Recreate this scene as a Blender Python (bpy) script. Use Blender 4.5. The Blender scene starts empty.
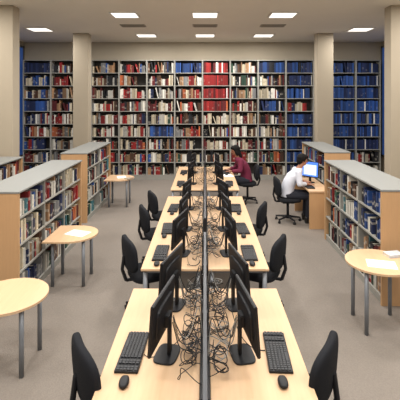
import bpy, bmesh, math, random
from mathutils import Vector, Matrix
random.seed(7)
R = random.Random(11)
scene = bpy.context.scene
COL = scene.collection
scene.view_settings.view_transform = 'Standard'

# ---------------------------------------------------------------- materials
def lin(c):
    o = []
    for v in c:
        v /= 255.0
        o.append(v/12.92 if v <= 0.04045 else ((v+0.055)/1.055)**2.4)
    return (o[0], o[1], o[2], 1.0)

def mat(name, rgb, rough=0.5, metal=0.0, nscale=20.0, namt=0.08, bump=0.0, stretch=(1,1,1), emit=None, estr=0.0, alpha=1.0, spec=0.5):
    m = bpy.data.materials.new(name); m.use_nodes = True
    nt = m.node_tree; b = nt.nodes['Principled BSDF']
    tc = nt.nodes.new('ShaderNodeTexCoord'); mp = nt.nodes.new('ShaderNodeMapping')
    mp.inputs['Scale'].default_value = stretch
    nz = nt.nodes.new('ShaderNodeTexNoise'); nz.inputs['Scale'].default_value = nscale; nz.inputs['Detail'].default_value = 4
    nt.links.new(tc.outputs['Object'], mp.inputs['Vector']); nt.links.new(mp.outputs['Vector'], nz.inputs['Vector'])
    mx = nt.nodes.new('ShaderNodeMixRGB'); L = lin(rgb)
    mx.inputs[1].default_value = (L[0]*(1-namt), L[1]*(1-namt), L[2]*(1-namt), 1)
    mx.inputs[2].default_value = (min(1, L[0]*(1+namt)), min(1, L[1]*(1+namt)), min(1, L[2]*(1+namt)), 1)
    nt.links.new(nz.outputs['Fac'], mx.inputs[0]); nt.links.new(mx.outputs[0], b.inputs['Base Color'])
    b.inputs['Roughness'].default_value = rough; b.inputs['Metallic'].default_value = metal
    b.inputs['Specular IOR Level'].default_value = spec
    if bump > 0:
        bp = nt.nodes.new('ShaderNodeBump'); bp.inputs['Strength'].default_value = bump; bp.inputs['Distance'].default_value = 0.01
        nt.links.new(nz.outputs['Fac'], bp.inputs['Height']); nt.links.new(bp.outputs['Normal'], b.inputs['Normal'])
    if emit:
        b.inputs['Emission Color'].default_value = lin(emit); b.inputs['Emission Strength'].default_value = estr
    if alpha < 1: b.inputs['Alpha'].default_value = alpha
    return m

M_carpet = mat('carpet', (132,124,116), 0.95, nscale=90, namt=0.22, bump=0.4, spec=0.1)
M_wall = mat('painted_wall', (176,165,146), 0.85, nscale=3, namt=0.03)
M_ceil = mat('ceiling_paint', (226,219,206), 0.9, nscale=2, namt=0.03)
M_colm = mat('column_plaster', (166,154,135), 0.8, nscale=4, namt=0.03)
M_wood = mat('light_maple', (206,172,136), 0.42, nscale=6, namt=0.10, stretch=(8,0.7,8), spec=0.35)
M_woodv = mat('oak_panel', (186,147,106), 0.45, nscale=6, namt=0.08, stretch=(8,8,0.7))
M_top = mat('grey_laminate', (130,131,128), 0.5, nscale=40, namt=0.03)
M_metal = mat('shelf_metal', (148,146,139), 0.5, metal=0.0)
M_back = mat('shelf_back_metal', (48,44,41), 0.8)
M_leg = mat('grey_leg', (128,131,136), 0.45, metal=0.3)
M_black = mat('black_plastic', (24,24,27), 0.5, spec=0.35)
M_fabric = mat('black_fabric', (28,29,33), 0.9, nscale=250, namt=0.3, bump=0.2, spec=0.2)
M_key = mat('key_plastic', (40,41,45), 0.5)
M_screen = mat('dark_screen', (14,15,18), 0.15)
M_acryl = mat('smoked_acrylic', (46,50,57), 0.08, alpha=0.45)
M_alu = mat('dark_aluminium', (34,36,41), 0.35, metal=0.3)
M_paper = mat('paper', (238,238,235), 0.8, nscale=60, namt=0.02)
M_page = mat('page_block', (212,203,184), 0.9, nscale=80, namt=0.1, stretch=(20,1,1))
M_cblk = mat('black_cable', (20,20,22), 0.5)
M_cgry = mat('pale_grey_cable', (160,159,154), 0.5)
M_cdgry = mat('dark_grey_cable', (76,76,80), 0.5)
M_glow = mat('light_diffuser', (255,250,240), 0.6, emit=(255,250,240), estr=1.6)
M_trim = mat('white_metal_trim', (215,212,205), 0.5)
M_vent = mat('vent_metal', (150,143,132), 0.6)
M_glass = mat('window_blue', (40,70,120), 0.08, emit=(50,85,150), estr=0.35, nscale=1)
M_frame = mat('window_frame_paint', (88,86,84), 0.5)
M_skin = mat('skin_tan', (160,108,82), 0.6, nscale=30, namt=0.05)
M_skind = mat('skin_brown', (140,92,70), 0.6, nscale=30, namt=0.05)
M_hair = mat('dark_hair', (16,13,13), 0.7, nscale=90, namt=0.4, bump=0.4, stretch=(1,1,0.2), spec=0.2)
M_maroon = mat('maroon_cloth', (104,26,54), 0.85, nscale=14, namt=0.25, bump=0.6)
M_white = mat('pale_shirt_cloth', (204,206,216), 0.85, nscale=14, namt=0.12, bump=0.8)
M_trouser = mat('dark_trouser_cloth', (32,34,44), 0.9, nscale=40, namt=0.15)
M_shoe = mat('shoe_leather', (30,26,24), 0.4)
M_lip = mat('lip', (120,62,60), 0.5)
M_eye = mat('eye_dark', (25,20,18), 0.2)
M_screen_on = mat('lit_screen_blue', (60,100,190), 0.3, nscale=3, namt=0.2, emit=(84,134,226), estr=0.9)
M_window_on = mat('lit_screen_white', (205,222,245), 0.3, nscale=60, namt=0.05, emit=(190,212,246), estr=0.8)

# book materials
M_book = bpy.data.materials.new('book_cover_individual'); M_book.use_nodes = True
nt = M_book.node_tree; b = nt.nodes['Principled BSDF']; b.inputs['Roughness'].default_value = 0.5
oi = nt.nodes.new('ShaderNodeObjectInfo'); tc = nt.nodes.new('ShaderNodeTexCoord'); sp = nt.nodes.new('ShaderNodeSeparateXYZ')
nt.links.new(tc.outputs['Generated'], sp.inputs[0])
ma = nt.nodes.new('ShaderNodeMath'); ma.operation = 'MULTIPLY_ADD'; ma.inputs[1].default_value = 0.6; ma.inputs[2].default_value = 0.2
nt.links.new(oi.outputs['Random'], ma.inputs[0])
cmp_ = nt.nodes.new('ShaderNodeMath'); cmp_.operation = 'COMPARE'; cmp_.inputs[2].default_value = 0.08
nt.links.new(sp.outputs['Z'], cmp_.inputs[0]); nt.links.new(ma.outputs[0], cmp_.inputs[1])
mx = nt.nodes.new('ShaderNodeMixRGB'); mx.inputs[2].default_value = lin((195,190,178))
ml = nt.nodes.new('ShaderNodeMath'); ml.operation = 'MULTIPLY'; ml.inputs[1].default_value = 0.5
nt.links.new(cmp_.outputs[0], ml.inputs[0]); nt.links.new(ml.outputs[0], mx.inputs[0])
nt.links.new(oi.outputs['Color'], mx.inputs[1]); nt.links.new(mx.outputs[0], b.inputs['Base Color'])
M_stuff = bpy.data.materials.new('book_cover_many'); M_stuff.use_nodes = True
nt = M_stuff.node_tree; b = nt.nodes['Principled BSDF']; b.inputs['Roughness'].default_value = 0.6
b.inputs['Specular IOR Level'].default_value = 0.25
at = nt.nodes.new('ShaderNodeVertexColor'); at.layer_name = 'Col'; nt.links.new(at.outputs['Color'], b.inputs['Base Color'])

# ---------------------------------------------------------------- helpers
def link(o, parent=None):
    COL.objects.link(o)
    if parent is not None: o.parent = parent
    return o
def meta(o, label=None, cat=None, group=None, kind=None):
    if label: o['label'] = label
    if cat: o['category'] = cat
    if group: o['group'] = group
    if kind: o['kind'] = kind
    return o
def empty(name, loc, rz=0, label=None, cat=None, group=None):
    e = bpy.data.objects.new(name, None); e.empty_display_size = 0.2
    e.location = loc; e.rotation_euler = (0, 0, rz); link(e); return meta(e, label, cat, group)
def finish(bm, name, mats, parent=None, loc=(0,0,0), smooth=False):
    me = bpy.data.meshes.new(name)
    bmesh.ops.recalc_face_normals(bm, faces=bm.faces[:])
    if smooth:
        for f in bm.faces: f.smooth = True
    bm.to_mesh(me); bm.free()
    for m in (mats if isinstance(mats, (list, tuple)) else [mats]): me.materials.append(m)
    o = bpy.data.objects.new(name, me); o.location = loc
    return link(o, parent)
def addbox(bm, c, s, mi=0):
    r = bmesh.ops.create_cube(bm, size=1, matrix=Matrix.Translation(c) @ Matrix.Diagonal((s[0], s[1], s[2], 1)))
    for v in r['verts']:
        for f in v.link_faces: f.material_index = mi
def box(name, c, s, m, parent=None, bev=0.0):
    bm = bmesh.new(); addbox(bm, (0,0,0), s)
    if bev > 0: bmesh.ops.bevel(bm, geom=bm.edges[:], offset=bev, segments=2, affect='EDGES', profile=0.5)
    return finish(bm, name, m, parent, c)
def addcyl(bm, p0, p1, r0, r1=None, seg=14, caps=True):
    if r1 is None: r1 = r0
    p0 = Vector(p0); p1 = Vector(p1); d = p1-p0
    q = d.to_track_quat('Z', 'Y').to_matrix().to_4x4()
    bmesh.ops.create_cone(bm, cap_ends=caps, segments=seg, radius1=r0, radius2=r1, depth=d.length, matrix=Matrix.Translation((p0+p1)/2) @ q)
def cyl(name, p0, p1, r0, m, parent=None, r1=None, seg=14):
    bm = bmesh.new(); c = (Vector(p0)+Vector(p1))/2
    addcyl(bm, Vector(p0)-c, Vector(p1)-c, r0, r1, seg)
    o = finish(bm, name, m, parent, c)
    for f in o.data.polygons:
        if len(f.vertices) == 4: f.use_smooth = True
    return o
def superq(bm, c, s, e1=0.4, e2=0.4, nu=28, nv=14, bend=0.0):
    def sg(v, e): return math.copysign(abs(v)**e, v)
    rows = []
    for j in range(nv+1):
        ph = -math.pi/2 + math.pi*j/nv; row = []
        for i in range(nu):
            th = 2*math.pi*i/nu
            x = s[0]/2*sg(math.cos(ph), e1)*sg(math.cos(th), e2)
            y = s[1]/2*sg(math.cos(ph), e1)*sg(math.sin(th), e2)
            z = s[2]/2*sg(math.sin(ph), e1)
            if bend: y += bend*(x/(s[0]/2))**2
            row.append(bm.verts.new((c[0]+x, c[1]+y, c[2]+z)))
        rows.append(row)
    for j in range(nv):
        for i in range(nu):
            try: bm.faces.new((rows[j][i], rows[j][(i+1)%nu], rows[j+1][(i+1)%nu], rows[j+1][i]))
            except ValueError: pass
    bmesh.ops.remove_doubles(bm, verts=bm.verts[:], dist=0.0003)
def prism(name, pts, z0, z1, m, parent=None, bev=0.004):
    bm = bmesh.new()
    lo = [bm.verts.new((p[0], p[1], z0)) for p in pts]; hi = [bm.verts.new((p[0], p[1], z1)) for p in pts]
    bm.faces.new(lo[::-1]); bm.faces.new(hi); n = len(pts)
    for i in range(n): bm.faces.new((lo[i], lo[(i+1)%n], hi[(i+1)%n], hi[i]))
    if bev:
        es = [e for e in bm.edges if abs(e.verts[0].co.z-e.verts[1].co.z) < 1e-6]
        bmesh.ops.bevel(bm, geom=es, offset=bev, segments=2, affect='EDGES')
    return finish(bm, name, m, parent)
def clone(root, kids, loc, rz=None, label=None):
    n = root.copy(); n.location = loc
    if rz is not None: n.rotation_euler = (0, 0, rz)
    COL.objects.link(n)
    if label: n['label'] = label
    mp = {root: n}
    for k in kids:
        c = k.copy(); c.parent = mp[k.parent]; COL.objects.link(c); mp[k] = c
    return n
def kids_of(root):
    out = []; st = [root]
    allo = list(bpy.data.objects)
    while st:
        r = st.pop(0)
        ch = [o for o in allo if o.parent == r]; out += ch; st += ch
    return out

# ---------------------------------------------------------------- camera
cam = bpy.data.cameras.new('camera'); co = bpy.data.objects.new('camera', cam); COL.objects.link(co)
cam.sensor_width = 36; cam.lens = 36; cam.shift_x = -0.0125; cam.shift_y = -0.255
cam.clip_start = 0.05
co.location = (0, 0, 2.5); co.rotation_euler = (math.pi/2, 0, 0)
scene.camera = co

# ---------------------------------------------------------------- room
CZ = 4.27; XL, XR, YB, YF = -5.75, 5.6, 12.72, -1.5
def S(o): o['kind'] = 'structure'; return o
S(box('floor', ((XL+XR)/2, (YB+YF)/2, -0.05), (XR-XL+0.4, YB-YF+0.4, 0.1), M_carpet))
S(box('ceiling', ((XL+XR)/2, (YB+YF)/2, CZ+0.05), (XR-XL+0.4, YB-YF+0.4, 0.1), M_ceil))
S(box('wall_back', ((XL+XR)/2, YB+0.1, CZ/2), (XR-XL+0.4, 0.2, CZ), M_wall))
S(box('wall_left', (XL-0.1, (YB+YF)/2, CZ/2), (0.2, YB-YF, CZ), M_wall))
S(box('wall_right', (XR+0.1, (YB+YF)/2, CZ/2), (0.2, YB-YF, CZ), M_wall))
for i, (x, sx) in enumerate(((XL+0.02, 1), (XR-0.02, -1))):
    bm = bmesh.new()
    addbox(bm, (0,0,0), (0.012, 3.0, 3.4), 0)
    for yy in (-1.5, -0.75, 0, 0.75, 1.5): addbox(bm, (sx*0.012, yy, 0), (0.035, 0.06, 3.46), 1)
    for zz in (-1.7, 1.7): addbox(bm, (sx*0.012, 0, zz), (0.035, 3.06, 0.06), 1)
    S(finish(bm, 'window_%d' % (i+1), [M_glass, M_frame], None, (x, 11.1, 2.4)))
for nm, x0, x1, y0, y1 in (('column', -3.6, -3.18, 10.9, 11.2), ('column', 3.06, 3.50, 10.9, 11.2),
                       ('column', -4.4, -3.66, 7.62, 7.9), ('column', 3.54, 4.3, 7.62, 7.9)):
    o = box(nm, ((x0+x1)/2, (y0+y1)/2, CZ/2), (x1-x0, y1-y0, CZ), M_colm, None, 0.01)
    meta(o, 'square beige plastered column rising from carpet to ceiling', 'column', 'structural columns', 'structure')

# ---------------------------------------------------------------- lights
def light_tpl():
    e = empty('ceiling_light', (0,0,0), 0, 'recessed square ceiling panel lamp with white diffuser', 'ceiling light', 'recessed ceiling lamps')
    bm = bmesh.new()
    for sx, sy, w, h in ((0, .27, .56, .03), (0, -.27, .56, .03), (.27, 0, .03, .52), (-.27, 0, .03, .52)):
        addbox(bm, (sx, sy, -0.010), (w, h, 0.02))
    finish(bm, 'lamp_frame', M_trim, e)
    box('diffuser', (0,0,-0.005), (0.52, 0.52, 0.010), M_glow, e)
    L = bpy.data.lights.new('lamp_glow', 'AREA'); L.shape = 'SQUARE'; L.size = 0.48; L.energy = 46; L.color = (1.0, 0.97, 0.925)
    lo = bpy.data.objects.new('lamp_glow', L); lo.location = (0,0,-0.03); link(lo, e)
    return e
lt = light_tpl(); lk = kids_of(lt)
pos = [(-1.7,8.5),(0,8.5),(1.65,8.5),(-1.65,11.3),(0,11.3),(1.65,11.3),(-4.25,10.3),(4.0,10.3),(-4.5,6.6),(4.3,6.6)]
for yy in (5.6, 2.8, 0.2):  # unseen lamp rows nearer the camera, added to illuminate the room
    for xx in (-3.4, -1.7, 0, 1.7, 3.4): pos.append((xx, yy))
lt.location = (pos[0][0], pos[0][1], CZ)
for p in pos[1:]: clone(lt, lk, (p[0], p[1], CZ))
for x, y in ((-1.75, 9.75), (0, 9.75), (1.65, 9.75)):
    bm = bmesh.new()
    addbox(bm, (0,0,-0.008), (0.6, 0.3, 0.016))
    for i in range(6): addbox(bm, (0, -0.11+i*0.044, -0.02), (0.54, 0.012, 0.014))
    meta(finish(bm, 'ceiling_vent', M_vent, None, (x, y, CZ)), 'slatted air vent set in the ceiling', 'vent', 'ceiling vents')

w = bpy.data.worlds.new('world'); scene.world = w; w.use_nodes = True
w.node_tree.nodes['Background'].inputs[0].default_value = (0.97, 0.97, 0.98, 1); w.node_tree.nodes['Background'].inputs[1].default_value = 0.4

# ---------------------------------------------------------------- books
PAL = {
 'white': (212,208,198), 'cream': (192,180,156), 'red': (142,38,38), 'maroon': (96,36,38), 'navy': (36,46,80),
 'blue': (44,74,132), 'teal': (58,104,112), 'green': (52,78,64), 'black': (34,34,38), 'grey': (122,122,122),
 'tan': (152,118,88), 'orange': (170,92,58), 'brown': (84,60,46)}
MIX = ['white']*9+['cream']*7+['red']*4+['maroon']*4+['navy']*2+['blue']*1+['green']*1+['black']*5+['grey']*3+['tan']*4+['orange']+['brown']*5
MIXB = MIX+['navy']*9+['blue']*7
MIXL = ['white']*7+['cream']*3+['red']*4+['maroon']*4+['navy']*4+['blue']*3+['teal']*2+['green']*2+['black']*6+['grey']*4+['tan']*3+['orange']+['brown']*3
BLUE = ['blue']*9+['navy']*5
DBLUE = ['navy']*9+['blue']*6+['black']*1
REDS = ['red']*11+['maroon']*3+['orange']
REDW = ['red']*4+['white']*8+['cream']*6+['maroon']*4+['brown']*3+['black']*2
VOLS = ['blue']*6+['navy']*5+['black']*4+['teal']*2+['white']*1
books = []
def fill(u0, u1, z, maxh, pal, face, fpos, wmin=0.022, wmax=0.052, fullness=0.93, hvar=0.09):
    u = u0 + 0.004
    end = u1 - 0.004
    run = 0; runc = None; runh = 0
    uniform = pal in (BLUE, DBLUE, REDS)
    base = maxh - 0.02 - R.random()*0.03
    if not uniform and R.random() < 0.25: end -= R.uniform(0.05, 0.2)
    while True:
        ln = 0
        if run <= 0:
            runc = R.choice(pal); run = R.choice([1,1,1,2,3]) if not uniform else R.randint(1, 4)
            if uniform and R.random() < 0.08: runc = 'white'; run = 1
            runh = maxh - 0.02 - R.random()*hvar if not uniform else base - R.random()*0.03
            runw = R.uniform(wmin, wmax)
            if R.random() < (1-fullness)*0.35:
                g = R.uniform(0.04, 0.14); u += g
                if g > 0.06: ln = min(g-0.02, 0.08)
        wd = runw*R.uniform(0.9, 1.1) if uniform or run > 1 else R.uniform(wmin, wmax)
        if u+wd > end: break
        h = runh + R.uniform(-0.008, 0.008)
        c = PAL[runc]; k = R.uniform(0.68, 1.22) if uniform else R.uniform(0.72, 1.12)
        col = tuple(min(235, v*k) for v in c)
        books.append(dict(u=u+wd/2, w=wd-0.003, h=h, d=R.uniform(0.16, 0.2), z=z, face=face, f=fpos+0, c=col, n=runc, dist=0, jit=R.uniform(0, 0.015 if uniform else 0.02), uni=uniform, ln=ln))
        u += wd; run -= 1

# back shelving
def tall_unit(x0, width, y, rows=9, H=3.66):
    e = empty('tall_bookcase', (x0+width/2, y+0.15, 0), 0, 'tall grey metal bookcase bay packed with books against the wall', 'bookcase', 'tall bookcases along the wall')
    t = 0.02; D = 0.30
    for sx in (-1, 1): box('side_panel', (sx*(width/2-t/2-0.001), 0, H/2), (t, D, H), M_metal, e)
    box('back_panel', (0, D/2-0.006, H/2+0.05), (width-2*t-0.004, 0.012, H-0.1), M_back, e)
    box('plinth', (0, 0.0, 0.065), (width-2*t-0.004, D-0.01, 0.13), M_metal, e)
    step = (H-0.15)/rows
    for r in range(rows+1): box('shelf', (0, -0.004, 0.142+r*step), (width-2*t-0.004, D-0.01, 0.020), M_metal, e)
    return 0.1525, step
Ytall = 12.2
bays = []
for k in range(8): bays.append((-3.476+0.85*k, 0.85, 'M', k))
for k in range(2): bays.append((-5.56+0.85*k, 0.85, 'L', k))
for k in range(2): bays.append((3.86+0.75*k, 0.75, 'R', k))
for x0, wd, seg, k in bays:
    zb, st = tall_unit(x0, wd, Ytall)
    for r in range(9):
        t = 8-r
        pal = MIX
        if seg == 'M':
            if k in (0, 1) and t in (2, 5): pal = REDW
            if k == 0 and t == 0: pal = MIXB
            if k == 2 and t == 5: pal = BLUE
            if k == 2 and t in (6, 7): pal = MIXB
            if k == 3 and t == 0: pal = BLUE
            if k == 4 and t in (0, 1, 2, 3): pal = REDS
            if k == 4 and t in (4, 6): pal = REDW
            if k == 5: pal = REDW if t in (3, 5, 6) else MIX
            if k == 6 and t in (0, 3): pal = DBLUE
            if k == 6 and t in (1, 6): pal = MIXB
            if k == 7: pal = DBLUE if t not in (3,) else MIXB
            if k == 7 and t in (2,5): pal = BLUE
        if seg == 'L':
            if k == 0: pal = BLUE if t == 3 else (DBLUE if t == 0 else MIXB)
            elif k == 1 and t in (1, 4): pal = REDW
        if seg == 'R':
            pal = BLUE if t in (1, 3, 5) else DBLUE
            if t > 6: pal = REDW if k == 1 else pal
        fill(x0+0.024, x0+wd-0.024, zb+r*st, min(0.35, st-0.035), pal, '-Y', Ytall+0.03, 0.022, 0.06, 0.85, 0.13)

# low double-sided bookcases
def low_case(xf, sgn, y0, y1, nb, label, face, H=1.4, W=0.52):
    xc = xf - sgn*W/2; L = y1-y0
    e = empty('low_bookcase', (xc, (y0+y1)/2, 0), 0, label, 'bookcase', 'low bookcases beside the aisle')
    box('worktop', (0, 0, H-0.012), (W+0.02, L+0.02, 0.024), M_top, e, 0.004)
    for s in (-1, 1): box('end_panel', (0, s*(L/2-0.018), (H-0.024)/2), (W, 0.036, H-0.024), M_woodv, e, 0.003)
    box('back_panel', (-0.0, 0, (H-0.036)/2), (0.02, L-0.076, H-0.04), M_back, e)
    box('plinth', (0, 0, 0.04), (W-0.04, L-0.076, 0.08), M_metal, e)
    bay = (L-0.072)/nb
    for i in range(1, nb):
        for s in (-1, 1): box('upright', (s*(W/4), -L/2+0.036+i*bay, (H-0.036)/2+0.04), (W/2-0.03, 0.02, H-0.12), M_metal, e)
    zs = [0.09, 0.415, 0.74, 1.065]
    for z in zs:
        for i in range(nb):
            for s in (-1, 1):
                box('shelf', (s*(W/4+0.004), -L/2+0.036+(i+0.5)*bay, z), (W/2-0.03, bay-0.024, 0.02), M_metal, e)
    for z in zs:
        for i in range(nb):
            pal = MIXL
            if face == '-X' and y0 < 6 and i == 0 and z > 0.7: pal = VOLS
            fill(y0+0.036+i*bay+0.014, y0+0.036+(i+1)*bay-0.014, z+0.0105, 0.285, pal, face, xf-sgn*0.025, 0.024, 0.056, 0.85, 0.10)
low_case(-2.19, 1, 4.70, 7.10, 3, 'low oak-ended bookcase with grey top beside a half-round table', '+X')
low_case(-2.36, 1, 8.00, 10.0, 2, 'low oak-ended bookcase with grey top near the beige column', '+X')
low_case(-3.42, 1, 5.5, 7.5, 2, 'low bookcase full of mixed books beside the thick column', '+X')
low_case(2.12, -1, 4.80, 7.10, 3, 'low oak-ended bookcase with grey top beside a round table', '-X')
low_case(2.44, -1, 8.15, 10.05, 2, 'low bookcase with grey top behind the seated man\'s desk', '-X')

def wpos(bk):
    if bk['face'] == '-Y': return Vector((bk['u'], bk['f'], bk['z']+0.15))
    return Vector((bk['f'], bk['u'], bk['z']+0.15))
cpos = Vector((0, 0, 2.5))
for bk in books:
    p = wpos(bk); bk['dist'] = (p-cpos).length
    if abs(p.x) > 3: bk['dist'] += 20
    px = 205+400*p.x/p.y
    if px < -5 or px > 405: bk['dist'] += 20
books.sort(key=lambda q: q['dist'])
bm = bmesh.new()
for sx in (-1, 1): addbox(bm, (sx*0.46, 0.0, 0.5), (0.08, 1.0, 1.0), 0)
superq(bm, (0, -0.44, 0.5), (1.0, 0.12, 1.0), 0.12, 0.5, 16, 6)
addbox(bm, (0, 0.03, 0.495), (0.84, 0.88, 0.95), 1)
tpl = finish(bm, 'book', [M_book, M_page])
bme = tpl.data; bpy.data.objects.remove(tpl)
ANG = {'+X': math.pi/2, '-X': -math.pi/2, '-Y': 0}
for bk in books[:300]:
    o = bpy.data.objects.new('book', bme)
    o.scale = (bk['w'], bk['d'], bk['h'])
    s = bk['d']/2+bk['jit']
    if bk['face'] == '+X': o.location = (bk['f']-s, bk['u'], bk['z'])
    elif bk['face'] == '-X': o.location = (bk['f']+s, bk['u'], bk['z'])
    o.rotation_euler = (0, 0, ANG[bk['face']]); o.color = lin(bk['c'])
    COL.objects.link(o)
    meta(o, '%s-covered book standing upright on the low bookcase shelf' % bk['n'], 'book', 'books on the low bookcases')
vs = []; fs = []; cs = []
for bk in books[300:]:
    n0 = len(vs); W = bk['w']/2; H = bk['h']; D = bk['d']; j = bk['jit']
    bz = R.uniform(0.08, 0.6)*H; bh = H*R.uniform(0.1, 0.25)
    zz = [0, bz, bz+bh, H]
    def P(u, s, z):
        s += j; u -= bk['ln']*z/H
        if bk['face'] == '-Y': return (bk['u']+u, bk['f']+s, bk['z']+z)
        if bk['face'] == '+X': return (bk['f']-s, bk['u']+u, bk['z']+z)
        return (bk['f']+s, bk['u']+u, bk['z']+z)
    for z in zz:
        vs.append(P(-W, 0, z)); vs.append(P(W, 0, z))
    vs += [P(-W, D, 0), P(W, D, 0), P(-W, D, H), P(W, D, H)]
    c = lin(bk['c'])
    if R.random() < (0.4 if not bk['uni'] else 0.2):
        c2 = lin((205,198,184)) if sum(bk['c']) < 400 else lin((70,60,70))
        mm = 0.3 if not bk['uni'] else 0.12
        c2 = tuple((1-mm)*a+mm*b_ for a, b_ in zip(c, c2))
    else: c2 = c
    pg = lin((185,176,155)) if not bk['uni'] else tuple(v*0.8 for v in c)
    F = [((0,1,3,2), c), ((2,3,5,4), c2), ((4,5,7,6), c), ((6,7,11,10), pg), ((0,8,9,1), pg), ((8,10,11,9), pg), ((0,2,4,6,10,8), c), ((1,9,11,7,5,3), c)]
    for f, cc in F:
        fs.append(tuple(n0+i for i in f)); cs.append(cc)
me = bpy.data.meshes.new('books'); me.from_pydata(vs, [], fs)
ca = me.color_attributes.new('Col', 'FLOAT_COLOR', 'CORNER')
li = 0
for f, cc in zip(fs, cs):
    for _ in f:
        ca.data[li].color = (cc[0], cc[1], cc[2], 1); li += 1
me.materials.append(M_stuff); me.validate()
o = bpy.data.objects.new('books', me); COL.objects.link(o)
meta(o, 'rows of mixed red, white, blue and dark books filling the shelves', 'books', None, 'stuff')

# ---------------------------------------------------------------- work tables
def desk(x0, x1, y0, y1, label):
    e = empty('computer_table', ((x0+x1)/2, (y0+y1)/2, 0), 0, label, 'table', 'computer tables')
    w = x1-x0; L = y1-y0
    box('tabletop', (0,0,0.7175), (w, L, 0.025), M_wood, e, 0.004)
    for sx in (-1, 1):
        for sy in (-1, 1): cyl('leg', (sx*(w/2-0.04), sy*(L/2-0.05), 0), (sx*(w/2-0.04), sy*(L/2-0.05), 0.68), 0.024, M_leg, e)
    for sx in (-1, 1): box('apron_rail', (sx*(w/2-0.04), 0, 0.69), (0.03, L-0.12, 0.03), M_leg, e)
    for sy in (-1, 1): box('apron_rail', (0, sy*(L/2-0.05), 0.69), (w-0.12, 0.03, 0.03), M_leg, e)
    return e
groups = [(1.0, 3.72), (4.14, 7.2), (7.72, 10.3)]
for y0, y1 in groups:
    desk(-0.665, -0.034, y0, y1, 'long pale maple computer table beside a black cable trough')
    desk(0.034, 0.665, y0, y1, 'long pale maple computer table beside a black cable trough')
    L = y1-y0; e = empty('cable_trough', (0, (y0+y1)/2, 0), 0, 'black cable trough with smoked screen between two tables', 'cable trough', 'cable troughs')
    box('trough_body', (0,0,0.72), (0.060, L, 0.13), M_black, e, 0.004)
    ht = 1.24
    hz = (0.785+ht)/2
    for yy in (-L/2+0.15, 0, L/2-0.15):
        cyl('post', (0, yy, 0), (0, yy, 0.655), 0.02, M_black, e)
    for i in range(5):
        yy = -L/2+0.02+i*(L-0.04)/4
        box('upright_post', (0, yy, hz), (0.032, 0.030, ht-0.785), M_black, e)
    box('smoked_screen', (0,0,hz), (0.012, L-0.07, ht-0.79), M_acryl, e)
    box('top_rail', (0,0,ht+0.008), (0.024, L-0.01, 0.018), M_alu, e, 0.003)

# ---------------------------------------------------------------- monitors / keyboards / mice
def monitor_tpl(scr, label, window=False):
    e = empty('computer_monitor', (0,0,0), 0, label, 'monitor', 'computer monitors')
    tilt = Matrix.Rotation(math.radians(-4), 4, 'X')
    bm = bmesh.new(); addbox(bm, (0,0,0), (0.49, 0.022, 0.33)); bmesh.ops.bevel(bm, geom=bm.edges[:], offset=0.005, segments=2, affect='EDGES')
    superq(bm, (0, 0.014, -0.01), (0.34, 0.036, 0.22), 0.4, 0.4, 24, 10)
    bmesh.ops.transform(bm, matrix=tilt, verts=bm.verts[:])
    finish(bm, 'housing', M_black, e, (0, -0.01, 0.285))
    bm = bmesh.new(); addbox(bm, (0,-0.0122,0.004), (0.465, 0.002, 0.295)); bmesh.ops.transform(bm, matrix=tilt, verts=bm.verts[:])
    if window:
        b2 = bmesh.new(); addbox(b2, (0.03, -0.0140, -0.01), (0.33, 0.001, 0.21)); bmesh.ops.transform(b2, matrix=tilt, verts=b2.verts[:])
        finish(b2, 'screen_window', M_window_on, e, (0, -0.01, 0.285))
    finish(bm, 'screen', scr, e, (0, -0.01, 0.285))
    bm = bmesh.new(); addbox(bm, (0, 0.042, 0.14), (0.06, 0.018, 0.25)); addbox(bm, (0, 0.032, 0.25), (0.09, 0.03, 0.08))
    bmesh.ops.bevel(bm, geom=bm.edges[:], offset=0.005, segments=2, affect='EDGES')
    finish(bm, 'stand_neck', M_black, e)
    bm = bmesh.new(); superq(bm, (0, 0.025, 0.007), (0.22, 0.16, 0.014), 0.25, 0.5, 32, 8); finish(bm, 'stand_base', M_black, e, smooth=False)
    return e
TT = 0.73
mt = monitor_tpl(M_screen, 'black flat computer monitor on a stand facing the chairs'); mk = kids_of(mt)
mt.location = (-0.285, 2.76, TT); mt.rotation_euler = (0,0,math.radians(-102))
st1 = [2.76, 3.42]; st2 = [4.55, 5.4, 6.4]; st3 = [8.25, 9.5]
for y in st1+st2+st3:
    for s in (-1, 1):
        if s == -1 and y == 2.76: continue
        a = s*(102 + R.uniform(-4, 5))
        clone(mt, mk, (s*0.28, y, TT), math.radians(a))
def keyboard_tpl():
    e = empty('keyboard', (0,0,0), 0, 'black computer keyboard lying on the pale table', 'keyboard', 'computer keyboards')
    box('keyboard_body', (0,0,0.009), (0.155, 0.43, 0.018), M_black, e, 0.005)
    bm = bmesh.new()
    for r in range(6):
        for i in range(20):
            if i in (14, 17): continue
            if r == 5 and 4 <= i <= 8: continue
            addbox(bm, (-0.058+ r*0.0225 + (0.0 if r else -0.003), -0.2+i*0.0211, 0.0215), (0.018, 0.017, 0.007))
        if r == 5: addbox(bm, (0.0545, -0.2+6*0.0211, 0.0215), (0.018, 0.1, 0.007))
    k = finish(bm, 'keys', M_key, e); k['kind'] = 'stuff'
    return e
kt = keyboard_tpl(); kk = kids_of(kt); kt.location = (-0.50, 2.78, TT)
kt.rotation_euler = (0, 0, math.pi-0.04)
bm = bmesh.new(); superq(bm, (0,0,0.017), (0.062, 0.105, 0.034), 0.75, 0.8, 24, 12)
mo = finish(bm, 'computer_mouse', M_black, None, (-0.5, 2.47, TT), True); meta(mo, 'small black computer mouse beside a keyboard', 'mouse', 'computer mice')
for y in [2.78]+st2+st3:
    for s in (-1, 1):
        if not (s == -1 and y == 2.78):
            clone(kt, kk, (s*0.50, y, TT), (math.pi if s < 0 else 0)+R.uniform(-0.06, 0.06))
            m2 = mo.copy(); m2.location = (s*0.5+R.uniform(-0.02, 0.02), y-0.31, TT); COL.objects.link(m2)

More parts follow.
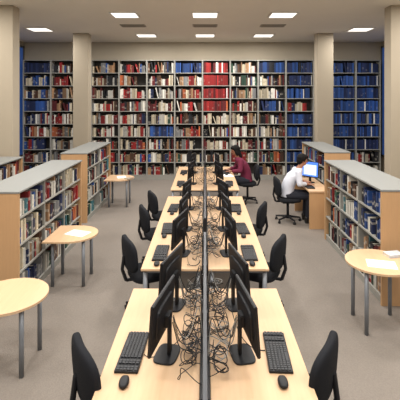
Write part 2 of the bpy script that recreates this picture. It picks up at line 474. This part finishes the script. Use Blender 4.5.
# ---------------------------------------------------------------- cables
def cable(pts, rad, m, label):
    cu = bpy.data.curves.new('cable', 'CURVE'); cu.dimensions = '3D'; cu.bevel_depth = rad; cu.bevel_resolution = 1; cu.resolution_u = 5
    sp = cu.splines.new('NURBS'); sp.points.add(len(pts)-1); sp.order_u = 4; sp.use_endpoint_u = True
    for p, q in zip(sp.points, pts): p.co = (q[0], q[1], q[2], 1)
    t = bpy.data.objects.new('tmp', cu); COL.objects.link(t)
    me = bpy.data.meshes.new_from_object(t); me.name = 'cable'; me.materials.append(m)
    bpy.data.objects.remove(t)
    o = bpy.data.objects.new('cable', me); COL.objects.link(o)
    return meta(o, label, 'cable', 'tangled computer cables')
def gend(y): return next(g[1] for g in groups if g[0] < y < g[1])
for y in st1+st2+st3:
  for s in (-1, 1):
    lowlim = y-0.3 if y < 3 else y-0.4
    for k in range(13 if y < 5 else (9 if y < 7.5 else 4)):
        rad = R.choice([0.0022, 0.0027, 0.0033]); z0 = TT+rad+0.001
        y1 = min(max(y + R.uniform(-0.25, 0.4), lowlim), gend(y)-0.06)
        pts = [(s*0.02, y1, 0.788+rad), (s*0.045, y1+0.02, 0.79+rad)]
        yy = y1; n = R.randint(1, 3)
        ph = R.uniform(0, 6.28); lr = R.uniform(0.05, 0.18); cyc = R.uniform(0.09, 0.13)
        drift = R.uniform(-0.08, 0.10)
        for i in range(n*3):
            a = ph+i*R.uniform(1.0, 1.6); yy += drift*0.5
            px_ = max(0.048, min(0.20, cyc+0.075*math.cos(a))); py_ = min(max(yy+lr*math.sin(a), lowlim), gend(y)-0.04)
            pts.append((s*px_, py_, z0+R.random()**2*0.14 + 0.003*k))
        if k < 4:
            pts += [(s*0.19, y+0.03*k-0.03, z0+0.03), (s*0.195, y+0.03*k-0.03, 0.88), (s*0.222, y+0.03*k-0.03, 0.97)]
        elif k == 4:
            pts += [(s*0.26, y+R.uniform(-.1,.1), z0+0.002), (s*0.38, y+R.uniform(-0.1, 0.1), z0), (s*0.42, y+R.uniform(-0.1, 0.1), z0)]
        else:
            pts += [(s*0.045, yy+0.05, 0.79+rad), (s*0.02, yy+0.06, 0.788+rad)]
        g = R.choice([0, 0, 0, 0, 2, 2, 1])
        cable(pts, rad, (M_cblk, M_cgry, M_cdgry)[g], ('black', 'pale grey', 'dark grey')[g]+' cable looping over the table from the cable trough')
    for k in range(3 if y < 7.5 else 1):
        yq = min(y+R.uniform(-0.2, 0.3), gend(y)-0.1)
        pts = [(s*0.020, yq, 0.80), (s*0.03, yq, 0.98), (s*0.05, yq-0.02, 1.07), (s*0.09, (yq+y)/2, 0.86), (s*0.15, y-0.02, 0.82), (s*0.195, y, 0.93), (s*0.222, y+0.02, 0.98)]
        g = R.choice([0, 0, 1])
        cable(pts, 0.003, (M_cblk, M_cgry)[g], ('black', 'pale grey')[g]+' lead draped from the screen to a monitor')

# ---------------------------------------------------------------- chairs
def chair_tpl():
    e = empty('office_chair', (0,0,0), 0, 'black swivel office chair on casters pushed up to a table', 'chair', 'office chairs')
    bm = bmesh.new(); superq(bm, (0,0,0), (0.48, 0.46, 0.09), 0.5, 0.6, 36, 12)
    finish(bm, 'seat', M_fabric, e, (0, 0.02, 0.455), True)
    bm = bmesh.new(); superq(bm, (0,0,0), (0.50, 0.085, 0.37), 0.62, 0.6, 44, 20, bend=0.035)
    for v in bm.verts:
        v.co.y -= 0.015*(v.co.z/0.2)
    finish(bm, 'backrest', M_fabric, e, (0, -0.235, 0.715), True)
    bm = bmesh.new()
    for a, c in (((0, -0.05, 0.40), (0, -0.25, 0.41)), ((0, -0.25, 0.41), (0, -0.295, 0.54)), ((0, -0.295, 0.54), (0, -0.275, 0.70))):
        addcyl(bm, a, c, 0.02, 0.018, 10)
    finish(bm, 'back_bracket', M_black, e)
    box('seat_mechanism', (0, 0, 0.398), (0.2, 0.24, 0.035), M_black, e, 0.006)
    cyl('gas_column', (0,0,0.1), (0,0,0.39), 0.026, M_black, e)
    bm = bmesh.new(); addcyl(bm, (0,0,0.07), (0,0,0.13), 0.045, 0.035, 16)
    for i in range(5):
        a = math.radians(72*i+18); addcyl(bm, (0.02*math.cos(a), 0.02*math.sin(a), 0.105), (0.26*math.cos(a), 0.26*math.sin(a), 0.075), 0.025, 0.015, 8)
    finish(bm, 'star_base', M_black, e)
    bm = bmesh.new()
    for sx in (-0.014, 0.014): addcyl(bm, (sx-0.009, 0, 0.026), (sx+0.009, 0, 0.026), 0.026, 0.026, 14)
    addcyl(bm, (0,0,0.03), (0,0,0.08), 0.007, 0.007, 8)
    c0 = finish(bm, 'caster', M_black, e)
    for i in range(5):
        a = math.radians(72*i+18); c = c0 if i == 0 else c0.copy()
        if i: COL.objects.link(c)
        c.location = (0.25*math.cos(a), 0.25*math.sin(a), 0); c.rotation_euler = (0,0,a+0.6)
    return e
ct = chair_tpl(); ck = kids_of(ct)
ct.location = (-0.605, 2.74, 0); ct.rotation_euler = (0,0,math.radians(-58))
for x, y, a in ((-0.68, 4.70, -64), (-0.70, 6.02, -70), (-0.70, 6.95, -68), (0.61, 2.76, 58), (0.66, 4.72, 64), (0.67, 6.2, 70)):
    clone(ct, ck, (x, y, 0), math.radians(a))
clone(ct, ck, (1.02, 9.6, 0), math.radians(90), 'black swivel office chair holding the person in maroon')
clone(ct, ck, (1.68, 8.12, 0), math.radians(-88), 'black swivel office chair holding the person in a pale shirt')

# ---------------------------------------------------------------- side tables
def side_table(cx, cy, kind, r, label, h=0.64):
    e = empty('side_table', (cx, cy, 0), 0, label, 'table', 'small side tables')
    n = 40
    if kind == 'round': pts = [(r*math.cos(2*math.pi*i/n), r*math.sin(2*math.pi*i/n)) for i in range(n)]
    else:
        pts = [(-r*0.85, -r), (0, -r)]+[(r*math.cos(-math.pi/2+math.pi*i/24), r*math.sin(-math.pi/2+math.pi*i/24)) for i in range(1, 24)]+[(0, r), (-r*0.85, r)]
    prism('tabletop', pts, h-0.022, h, M_wood, e)
    for ax, ay in ((0.6,0.55),(0.6,-0.55),(-0.6,0.55),(-0.6,-0.55)):
        cyl('leg', (ax*r, ay*r, 0), (ax*r, ay*r, h-0.022), 0.022, M_leg, e)
    return e
HS = 0.64; HR = 0.70
side_table(-1.86, 3.78, 'round', 0.36, 'round pale wood side table with grey legs')
side_table(-1.82, 5.5, 'half', 0.34, 'half-round pale wood side table against the low bookcase')
side_table(-2.00, 9.35, 'half', 0.34, 'half-round pale wood side table holding an open paper')
side_table(1.92, 4.42, 'round', 0.355, 'round pale wood side table holding papers', HR)
def paper(x, y, z, a, label, w=0.21, h=0.297):
    o = box('paper_sheet', (x, y, z+0.0015), (w, h, 0.003), M_paper); o.rotation_euler = (0,0,a)
    return meta(o, label, 'paper', 'loose papers')
paper(-1.75, 5.5, HS, 1.2, 'white paper lying on the half-round table')
paper(-1.96, 9.4, HS, 0.3, 'white paper lying on the far side table')
paper(1.91, 4.33, HR, 1.3, 'white paper lying on the round table')
paper(0.52, 9.13, TT, 0.2, 'white paper in front of the person in maroon')
def flat_book(x, y, z, a, c, label):
    o = bpy.data.objects.new('book', bme); o.scale = (0.03, 0.13, 0.19)
    o.rotation_euler = (Matrix.Rotation(a, 3, 'Z') @ Matrix.Rotation(math.pi/2, 3, 'Y')).to_euler()
    o.location = (x, y, z+0.0155); o.color = lin(c); COL.objects.link(o); meta(o, label, 'book')
flat_book(2.06, 4.55, HR, 0.2, (196,200,206), 'pale book lying flat on the round side table')
flat_book(-1.80, 9.12, HS, 1.0, (170,150,130), 'tan book lying flat on the side table')

# man's desk
e = empty('study_desk', (2.20, 8.25, 0), 0, 'narrow pale wood study desk with solid end panels against bookcase', 'desk')
box('desktop', (0,0,0.715), (0.44, 1.3, 0.03), M_wood, e, 0.004)
for sy in (-1, 1): box('end_panel', (0, sy*0.62, 0.35), (0.42, 0.03, 0.70), M_woodv, e, 0.003)
m3 = monitor_tpl(M_screen_on, 'black monitor with glowing pale blue screen on the study desk', True); m3.location = (2.18, 8.36, TT); m3.rotation_euler = (0,0,math.radians(-42)); m3['group'] = 'computer monitors'
m3.scale = (0.86, 0.86, 1.0)
clone(kt, kk, (2.07, 8.0, TT), math.pi, 'black keyboard on the study desk')

# ---------------------------------------------------------------- people
def blob(bm, p0, r0, p1, r1):
    addcyl(bm, p0, p1, r0, r1, 16)
    for p, r in ((p0, r0), (p1, r1)): bmesh.ops.create_uvsphere(bm, u_segments=16, v_segments=10, radius=r, matrix=Matrix.Translation(p))
def ell(bm, c, s, rot=None):
    M = Matrix.Translation(c)
    if rot: M = M @ rot
    bmesh.ops.create_uvsphere(bm, u_segments=24, v_segments=16, radius=1, matrix=M @ Matrix.Diagonal((s[0], s[1], s[2], 1)))
def loft(bm, rings, n=28):
    rr = []
    for c, rx, ry in rings: rr.append([bm.verts.new((c[0]+rx*math.cos(2*math.pi*i/n), c[1]+ry*math.sin(2*math.pi*i/n), c[2])) for i in range(n)])
    for a, c in zip(rr, rr[1:]):
        for i in range(n): bm.faces.new((a[i], a[(i+1)%n], c[(i+1)%n], c[i]))
    bm.faces.new(rr[0][::-1]); bm.faces.new(rr[-1])
def remesh(bm, name, m, parent, vox=0.009, sm=5):
    o = finish(bm, name, m, None)
    r = o.modifiers.new('r', 'REMESH'); r.mode = 'VOXEL'; r.voxel_size = vox; r.use_smooth_shade = True
    s = o.modifiers.new('s', 'SMOOTH'); s.iterations = sm; s.factor = 0.5
    dg = bpy.context.evaluated_depsgraph_get()
    me = bpy.data.meshes.new_from_object(o.evaluated_get(dg)); me.name = name
    if not me.materials: me.materials.append(m)
    bpy.data.objects.remove(o)
    n = bpy.data.objects.new(name, me); return link(n, parent)
def person(loc, rz, skin, shirt, label, woman, lean=0.1, fat=1.0):
    e = empty('person', loc, rz, label, 'person')
    def V(p):
        return Vector((p[0], p[1]+lean*max(0, p[2]-0.58), p[2]-0.12*lean*max(0, p[2]-0.58)))
    W = Vector
    TOR = [((0,-0.01,0.47), .13, .10), ((0,-0.01,0.52), .165, .125), ((0,-0.005,0.60), .16, .12), ((0,0.0-.02*(fat>1),0.72), .14*fat, .105*fat), ((0,0.02-.03*(fat>1),0.85), .155*fat, .11*fat), ((0,0.045-.02*(fat>1),0.97), .165*fat, .112*fat), ((0,0.06,1.04), .15, .095), ((0,0.07,1.085), .09, .07), ((0,0.075,1.10), .055, .055)]
    TOR = [(V(c), a, b) for c, a, b in TOR]
    arms = []
    for s in (-1, 1):
        sh = V((s*.165, .06, 1.03)); wr = W((s*.15, .37, .785)); el = W((s*.235, .16+lean*.15, .80)); arms.append((s, sh, el, wr))
    def legs(bm, g):
        for s in (-1, 1):
            hp = W((s*.09, .0, .55)); kn = W((s*.12, .43, .535)); an = W((s*.12, .40, .12))
            blob(bm, hp, .082+g, kn, .058+g); blob(bm, kn, .056+g, kn*0.6+an*0.4, .052+g); blob(bm, kn*0.6+an*0.4, .052+g, an, .036+g*1.4)
    bm = bmesh.new()
    loft(bm, TOR); legs(bm, 0)
    for s, sh, el, wr in arms:
        blob(bm, sh, .052, el, .04); blob(bm, el, .04, wr, .026)
        pal = wr+W((-s*.02, .05, -.012))
        blob(bm, wr, .025, pal, .028); ell(bm, pal, (.036,.045,.016))
        for i, ln in enumerate((.062, .074, .068, .052)):
            b0 = pal+W((s*(-.027+.018*i), .035, 0)); m0 = b0+W((0, ln*.55, .004)); t0 = m0+W((0, ln*.45, -.014))
            blob(bm, b0, .0095, m0, .009); blob(bm, m0, .009, t0, .0078)
        b0 = pal+W((-s*.03, -.015, 0)); blob(bm, b0, .011, b0+W((-s*.022, .03, -.004)), .0095); blob(bm, b0+W((-s*.022,.03,-.004)), .0095, b0+W((-s*.02,.055,-.010)), .008)
    for s in (-1, 1):
        ell(bm, (s*.12, .46, .05), (.038, .10, .035))
    hc = V((0, .105, 1.265))
    blob(bm, V((0,.07,1.06)), .054, hc+W((0,-.015,-.07)), .05)
    tl = Matrix.Rotation(-0.25*(1 if lean > 0.2 else 0.6), 4, 'X')
    HM = Matrix.Translation(hc) @ tl
    def head(fn):
        b2 = bmesh.new(); fn(b2); bmesh.ops.transform(b2, matrix=HM, verts=b2.verts[:]); return b2
    def hd(b):
        ell(b, W((0,-.008,.018)), (.073,.092,.095)); ell(b, W((0,.022,-.045)), (.055,.066,.066))
        blob(b, W((0,.085,.01)), .009, W((0,.104,-.018)), .0135)
        for s in (-1, 1): ell(b, W((s*.074,-.005,-.008)), (.010,.02,.032))
    b2 = head(hd); tmp = bpy.data.meshes.new('tmp'); b2.to_mesh(tmp); b2.free(); bm.from_mesh(tmp); bpy.data.meshes.remove(tmp)
    remesh(bm, 'body', skin, e, 0.0075, 3)
    for s in (-1, 1):
        bm = bmesh.new(); ell(bm, (0,0,0), (.011,.007,.008)); finish(bm, 'eye', M_eye, e, HM @ W((s*.028,.079,.01)), True)
    bm = bmesh.new(); ell(bm, (0,0,0), (.022,.008,.007)); finish(bm, 'mouth', M_lip, e, HM @ W((0,.083,-.047)), True)
    def hr(b):
        ell(b, W((0,-.028,.036)), (.090,.098,.100)); ell(b, W((0,-.052,-.015)), (.080,.068,.090)); ell(b, W((0,.024,.078)), (.072,.076,.050))
        for s in (-1, 1): ell(b, W((s*.066,-.018,.016)), (.024,.052,.055))
        if woman:
            ell(b, W((0,-.06,-.06)), (.078,.055,.10)); ell(b, W((0,-.085,-.14)), (.07,.045,.11))
            for s in (-1, 1): ell(b, W((s*.07,-.015,-.04)), (.022,.045,.09))
    remesh(head(hr), 'hair', M_hair, e, 0.009, 4)
    bm = bmesh.new()
    loft(bm, [(c, rx+.014, ry+.016) for c, rx, ry in TOR[1:-1]]+[(V((0,.075,1.105)), .07, .068)])
    for s, sh, el, wr in arms:
        blob(bm, sh, .068, el, .057); end = el.lerp(wr, 0.86) if woman else el.lerp(wr, 0.75)
        blob(bm, el, .056, end, .041)
    remesh(bm, 'shirt', shirt, e, 0.010, 6)
    bm = bmesh.new(); legs(bm, .012); loft(bm, [((0,-.01,.462), .14, .11), ((0,-.01,.52), .178, .138), ((0,-.005,.60), .17, .13)])
    remesh(bm, 'trousers', M_trouser, e, 0.011, 5)
    for s in (-1, 1):
        bm = bmesh.new(); ell(bm, (0, .035, .045), (.046,.125,.04)); blob(bm, W((0,-.06,.05)), .042, W((0,-.055,.10)), .046); addbox(bm, (0,.02,.012), (.08,.22,.024))
        o = remesh(bm, 'shoe', M_shoe, e, 0.009, 3); o.location = (s*.12, .43, 0)
        zmin = min(v.co.z for v in o.data.vertices); o.location.z = -zmin
    return e
p1 = person((0.99, 9.58, 0), math.radians(96), M_skind, M_maroon, 'person in a maroon long-sleeved top seated working at the table', True, 0.24, 1.08)
p2 = person((1.66, 8.12, 0), math.radians(-90), M_skin, M_white, 'person in a pale shirt and dark trousers seated at a computer', False, 0.32, 1.12)
